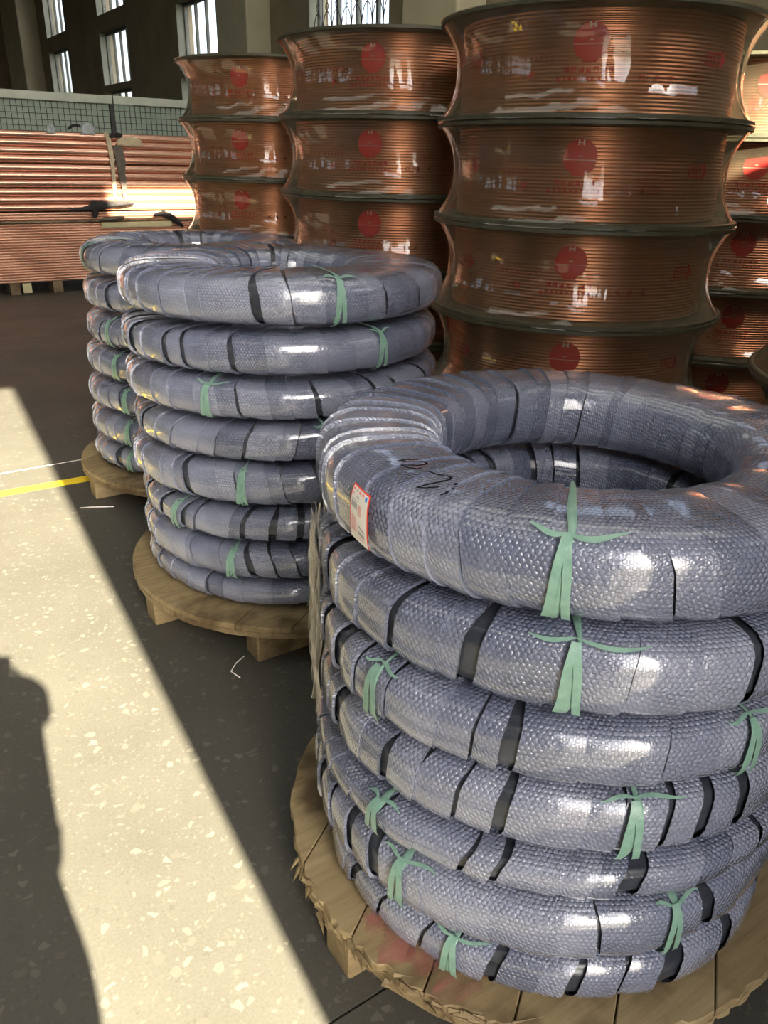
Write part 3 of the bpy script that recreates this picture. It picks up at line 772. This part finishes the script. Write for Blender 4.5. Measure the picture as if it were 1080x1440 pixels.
NTH = 'first second third fourth fifth sixth seventh eighth ninth tenth eleventh twelfth thirteenth fourteenth fifteenth sixteenth seventeenth eighteenth nineteenth twentieth twenty-first twenty-second'.split()
def thin_rows(z0, n, lab):
    for i in range(n):
        for j in range(1):
            o = link('thin_copper_tube', thin, None)
            o.location = (rng.uniform(-.08, .08), TY+.0145+j*.034+rng.uniform(0, .009), z0+.0146+i*.0292)
            tag(o, '%s thin copper tube from the top %s' % (NTH[n-1-i], lab), 'copper tube', 'thin copper tubes')
thin_rows(.1305, 22, 'of the lower bundle near the floor')
thin_rows(.804, 3, 'of those just above the plank')
o = tag(bevel(MB().box(-1.0, 4.5, TY-.012, TY+.42, .783, .803).build('support_plank', M['wood_dark']), .003), 'brown timber plank between the upper and lower copper tubes', 'plank')
o = tag(MB().box(-1.0, 4.5, TY+.040, TY+.42, .131, .782).build('tube_crate', M['wood_dark']), 'brown crate board behind the lower copper tubes', 'board')
o = tag(MB().box(-1.0, 4.5, TY+.095, TY+.42, .804, 1.70).build('tube_crate', M['wood_dark']), 'brown crate board behind the thick copper tubes', 'board')
o = tag(bevel(MB().box(2.74, 3.60, TY-.030, TY-.013, .715, .775).build('pale_board', M['pale_board']), .004), 'pale yellow board leaning on the tubes behind the farthest coils', 'board')
for i, (x, lab, mt) in enumerate(((1.69, 'brown support block leftmost under the copper tubes', 'wood_dark'), (2.16, 'brown support block under the copper tubes, near the coils', 'wood_dark'), (3.1, 'brown support block under the copper tubes, behind the coils', 'wood_dark'), (.6, 'brown support block under the tubes beyond the picture edge', 'wood_dark'))):
    tag(bevel(MB().box(x-.055, x+.055, TY+.01, TY+.40, 0, .1300).build('support_block', M[mt]), .006), lab, 'block', 'support blocks')
tag(bevel(MB().box(1.765, 1.86, TY-.02, TY+.008, .02, .128).build('wood_offcut', M['pale_board']), .004), 'pale yellow wood offcut beside the leftmost support block', 'offcut')
# straps and scraps
def ribbon(path, wd, mat, name, label, cat, th=.004, axis=Vector((1, 0, 0))):
    v = []; f = []
    P = [Vector(p) for p in path]
    for i, p in enumerate(P):
        wdi = wd[i] if isinstance(wd, (list, tuple)) else wd
        for dy in (0, th):
            v += [p-axis*wdi/2+Vector((0, dy, 0)), p+axis*wdi/2+Vector((0, dy, 0))]
    for i in range(len(P)-1):
        a, b = 4*i, 4*(i+1)
        f += [(a, a+1, b+1, b), (a+2, b+2, b+3, a+3), (a, b, b+2, a+2), (a+1, a+3, b+3, b+1)]
    f += [(0, 2, 3, 1), (4*len(P)-4, 4*len(P)-3, 4*len(P)-1, 4*len(P)-2)]
    o = obj(name, v, f, mat, None, smooth=False)
    return tag(o, label, cat)
ribbon([(2.90, TY-.03, 1.745), (2.93, TY-.02, 1.70), (2.945, TY-.014, 1.55), (2.95, TY-.014, 1.35), (2.945, TY-.014, 1.18), (2.94, TY-.014, 1.03)], [.05, .055, .05, .042, .042, .036], M['strap_tan'], 'tie_strap', 'tan strap hanging down the front of the copper tubes', 'strap')
ribbon([(3.03, TY-.014, 1.60), (3.05, TY-.018, 1.45), (3.045, TY-.022, 1.30), (3.06, TY-.02, 1.15), (3.05, TY-.014, 1.04)], [.10, .11, .08, .06, .03], M['strap_dark'], 'tie_strap', 'dark strap beside the tan strap on the copper tubes', 'strap')
def tube_thing(name, paths, mat, label, cat):
    mb = MB()
    for pts, r in paths: mb.tube(pts, r, 8)
    o = mb.build(name, mat, None, True); s = o.modifiers.new('sub', 'SUBSURF'); s.levels = s.render_levels = 1
    return tag(o, label, cat)
tube_thing('knotted_cloth', [([(2.36, TY-.03, .905), (2.48, TY-.05, .925), (2.60, TY-.05, .93), (2.72, TY-.055, .955), (2.80, TY-.05, .97), (2.95, TY-.045, .975), (3.08, TY-.04, .985), (3.16, TY-.03, .975)], [.012, .02, .028, .065, .045, .026, .024, .008]),
                             ([(2.69, TY-.05, .95), (2.67, TY-.055, .88), (2.66, TY-.05, .82)], [.05, .045, .03]),
                             ([(2.60, TY-.05, .95), (2.66, TY-.06, .99), (2.74, TY-.055, 1.0)], [.02, .03, .02])], M['cloth_black'], 'black cloth strip knotted over the tubes, below the straps', 'cloth')
tube_thing('rolled_rag', [([(2.70, TY-.05, .80), (2.80, TY-.055, .815), (2.95, TY-.055, .82), (3.02, TY-.05, .83)], [.012, .028, .03, .02])], M['strap_dark'], 'brown rolled rag lying on the plank below the knotted cloth', 'cloth')
tube_thing('crumpled_cloth', [([(3.36, TY-.04, .84), (3.44, TY-.05, .865), (3.52, TY-.055, .86), (3.62, TY-.055, .80), (3.70, TY-.05, .74), (3.74, TY-.045, .70)], [.018, .03, .045, .045, .03, .014]), ([(3.47, TY-.05, .87), (3.52, TY-.05, .90)], [.03, .022])], M['cloth_black'], 'black crumpled cloth hanging over the pale board', 'cloth')
def scrap(cx, cz, s1, s2, label, mat, seed):
    rr = random.Random(seed); v = []; n = 7
    for i in range(n):
        for j in range(n):
            u, q = i/(n-1)-.5, j/(n-1)-.5
            v.append((cx+s1*u+rr.uniform(-.006, .006), TY-.012-.012*q-.008*math.sin(u*9+q*5)-.012, cz+s2*(q+.5)*(1-1.6*u*u)+rr.uniform(-.006, .006)))
    f = [(i*n+j, (i+1)*n+j, (i+1)*n+j+1, i*n+j+1) for i in range(n-1) for j in range(n-1)]
    o = obj('plastic_scrap', v, f, mat); s = o.modifiers.new('solid', 'SOLIDIFY'); s.thickness = .004
    return tag(o, label, 'plastic scrap')
ztop = rows[-1]+.0405
scrap(2.31, ztop-.025, .09, .10, 'small grey plastic scrap on top of the tubes, leftmost', M['grey_plastic'], 1)
scrap(2.71, ztop-.025, .15, .12, 'larger grey plastic scrap on top of the tubes', M['grey_plastic'], 2)
scrap(3.02, ztop-.05, .16, .06, 'dark bunched strap end on top of the copper tubes', M['cloth_black'], 3)
scrap(3.17, ztop-.13, .30, .10, 'faded grey film scrap right of the tan strap', M['strap_tan'], 4)
tube_thing('bent_hook', [([(2.50, TY+.03, ztop+.017), (2.54, TY+.03, ztop+.055), (2.60, TY+.03, ztop+.075), (2.66, TY+.03, ztop+.06)], [.016, .018, .018, .01])], M['cloth_black'], 'black bent hook on top of the tubes between two plastic scraps', 'hook')

# ------------------------------------------------------------------ mesh fence
FY = 10.9
fence = tag(empty('mesh_fence', (0, FY, 0)), 'pale green wire mesh fence with a metal top rail behind the copper tubes', 'fence')
for x0, x1 in ((-2.2, 3.27), (3.285, 6.9)):
    bevel(MB().box(x0, x1, -.035, .035, 2.078, 2.172).build('top_rail', M['fence_rail'], fence), .006)
    MB().box(x0, x1, .022, .03, .2, 2.075).build('back_sheet', M['fence_back'], fence)
    mb = MB(); sp = .066
    for k_ in range(int((x1-x0)/sp)): mb.box(x0+k_*sp, x0+k_*sp+.006, -.006, 0, .2, 2.078)
    for k_ in range(28): mb.box(x0, x1, -.012, -.006, .22+k_*sp, .22+k_*sp+.006)
    mb.build('wire_mesh', M['iron'], fence)
for x in (-2.2, .55, 3.26, 6.0):
    MB().box(x-.025, x+.025, -.04, .02, 0, 2.078).build('fence_post', M['iron'], fence)

# ------------------------------------------------------------------ small scraps of string on the floor
def string(pts, r, label):
    mb = MB().tube(pts, r, 5); tag(mb.build('plastic_string', M['paper'], None, True), label, 'string')
string([(.713, 3.529, .003), (.76, 3.512, .003), (.80, 3.49, .003), (.848, 3.466, .003)], .003, 'thin white string lying on the floor between the far pallets')
string([(.79, 1.93, .003), (.775, 1.965, .012), (.80, 1.985, .02), (.835, 1.995, .03)], .0022, 'white string end at the foot of the middle pallet')

# ------------------------------------------------------------------ the photographer (behind the camera; only the shadow falls into view)
fdir = Vector((math.sin(YAW), math.cos(YAW), 0)); rdir = Vector((math.cos(YAW), -math.sin(YAW), 0)); base = -fdir*.43 + rdir*.09
def L(r, f, z): return base + rdir*r + fdir*f + Vector((0, 0, z))
J = {}; Vv = []; Rv = []; E_ = []
def jv(p, r, parent=None):
    Vv.append(p); Rv.append(r); i = len(Vv)-1
    if parent is not None: E_.append((parent, i))
    return i
pel = jv(L(0, 0, .92), (.20, .15)); wst = jv(L(0, 0, 1.08), (.185, .14), pel); che = jv(L(0, 0, 1.27), (.16, .12), wst); nk0 = jv(L(0, 0, 1.40), (.08, .08), che)
nk1 = jv(L(.055, .02, 1.47), (.058, .058), nk0); hd0 = jv(L(.115, .03, 1.53), (.072, .08), nk1); hd1 = jv(L(.155, .035, 1.61), (.088, .10), hd0); hd2 = jv(L(.145, .02, 1.68), (.055, .06), hd1)
for s in (-1, 1):
    hip = jv(L(s*.10, 0, .86), (.09, .09), pel); kn = jv(L(s*.11, .02, .48), (.062, .062), hip); an = jv(L(s*.12, -.01, .10), (.045, .045), kn); jv(L(s*.13, .14, .04), (.04, .035), an)
    sh = jv(L(s*.145, 0, 1.33), (.062, .062), che); el = jv(L(s*.095-.04, .13, 1.14), (.07, .07), sh); wr_ = jv(L(s*.085-.09, .35, 1.40), (.046, .04), el)
    jv(L(s*.060-.09, .375, 1.45), (.036, .022), wr_)
me = bpy.data.meshes.new('person_body'); me.from_pydata([tuple(v) for v in Vv], E_, [])
po = bpy.data.objects.new('person_body', me); COL.objects.link(po)
sk = po.modifiers.new('skin', 'SKIN'); sk.use_smooth_shade = True
for i, sv in enumerate(me.skin_vertices[0].data): sv.radius = Rv[i]; sv.use_root = (i == 0)
su = po.modifiers.new('sub', 'SUBSURF'); su.levels = su.render_levels = 2
dg = bpy.context.evaluated_depsgraph_get(); body_me = bpy.data.meshes.new_from_object(po.evaluated_get(dg))
bpy.data.objects.remove(po)
body_me.materials.clear()
for q in ('jacket', 'trousers', 'skin', 'black_plastic'): body_me.materials.append(M[q])
for p in body_me.polygons:
    c = p.center; loc = Vector(c)-base; f_ = loc.dot(fdir); r_q = loc.dot(rdir)
    p.material_index = 3 if c.z < .075 else (1 if c.z < .90 else 0)
    if c.z > 1.46 and f_ < .2: p.material_index = 2
    if f_ > .345: p.material_index = 2
person = empty('person', base); tag(person, 'person in dark jacket holding up a phone, casting the shadow on the floor', 'person')
bo = link('person_body', body_me, None, person); bo.location = -base
# fingers round the phone, nose, ears, hair
for s in (-1, 1):
    mb = MB()
    for q in range(4):
        z = 1.405+.026*q; a0 = L(s*.066-.09, .372, z); mb.tube([a0-base, L(s*.058-.09, .398, z+.004)-base, L(s*.040-.09, .408, z+.006)-base], [.0095, .009, .007], 8)
    mb.tube([L(s*.060-.09, .362, 1.43)-base, L(s*.048-.09, .378, 1.47)-base, L(s*.030-.09, .388, 1.485)-base], [.011, .010, .008], 8)
    h_ = mb.build('fingers', M['skin'], person, True)
mb = MB().tube([L(.135, .115, 1.605)-base, L(.132, .135, 1.57)-base, L(.130, .120, 1.555)-base], [.008, .013, .010], 8)
for s in (-1, 1): mb.tube([L(s*.080+.125, .02, 1.55)-base, L(s*.088+.13, .015, 1.58)-base, L(s*.082+.135, .01, 1.61)-base], [.008, .014, .009], 8)
mb.build('nose_and_ears', M['skin'], person, True)
hv = MB(); n1, n2 = 18, 10; vv = []
for i in range(n1):
    a = 2*PI*i/n1
    for j in range(n2):
        b = PI/2*(1-j/(n2-1)*1.15); fr = math.cos(a)
        if b < .25 and fr > .3: b = .25
        vv.append(rdir*(.157+.096*math.cos(b)*math.sin(a)) + fdir*(.025+.108*math.cos(b)*math.cos(a)) + Vector((0, 0, 1.615+.105*math.sin(b))))
hv.add(vv, [(i*n2+j, ((i+1) % n1)*n2+j, ((i+1) % n1)*n2+j+1, i*n2+j+1) for i in range(n1) for j in range(n2-1)])
hv.build('hair', M['hair'], person, True)
ph = empty('mobile_phone', (0, 0, CAM_H)); tag(ph, 'black mobile phone held up by the person', 'phone')
up_ = Vector((0, 0, 1)); ph.rotation_euler = cam.matrix_world.to_euler()
bevel(MB().box(-.036, .036, -.115, .022, .012, .020).build('phone_body', M['black_plastic'], ph), .003)
bevel(MB().box(-.010, .010, -.010, .010, .0095, .0119).build('lens_surround', M['iron'], ph), .001)
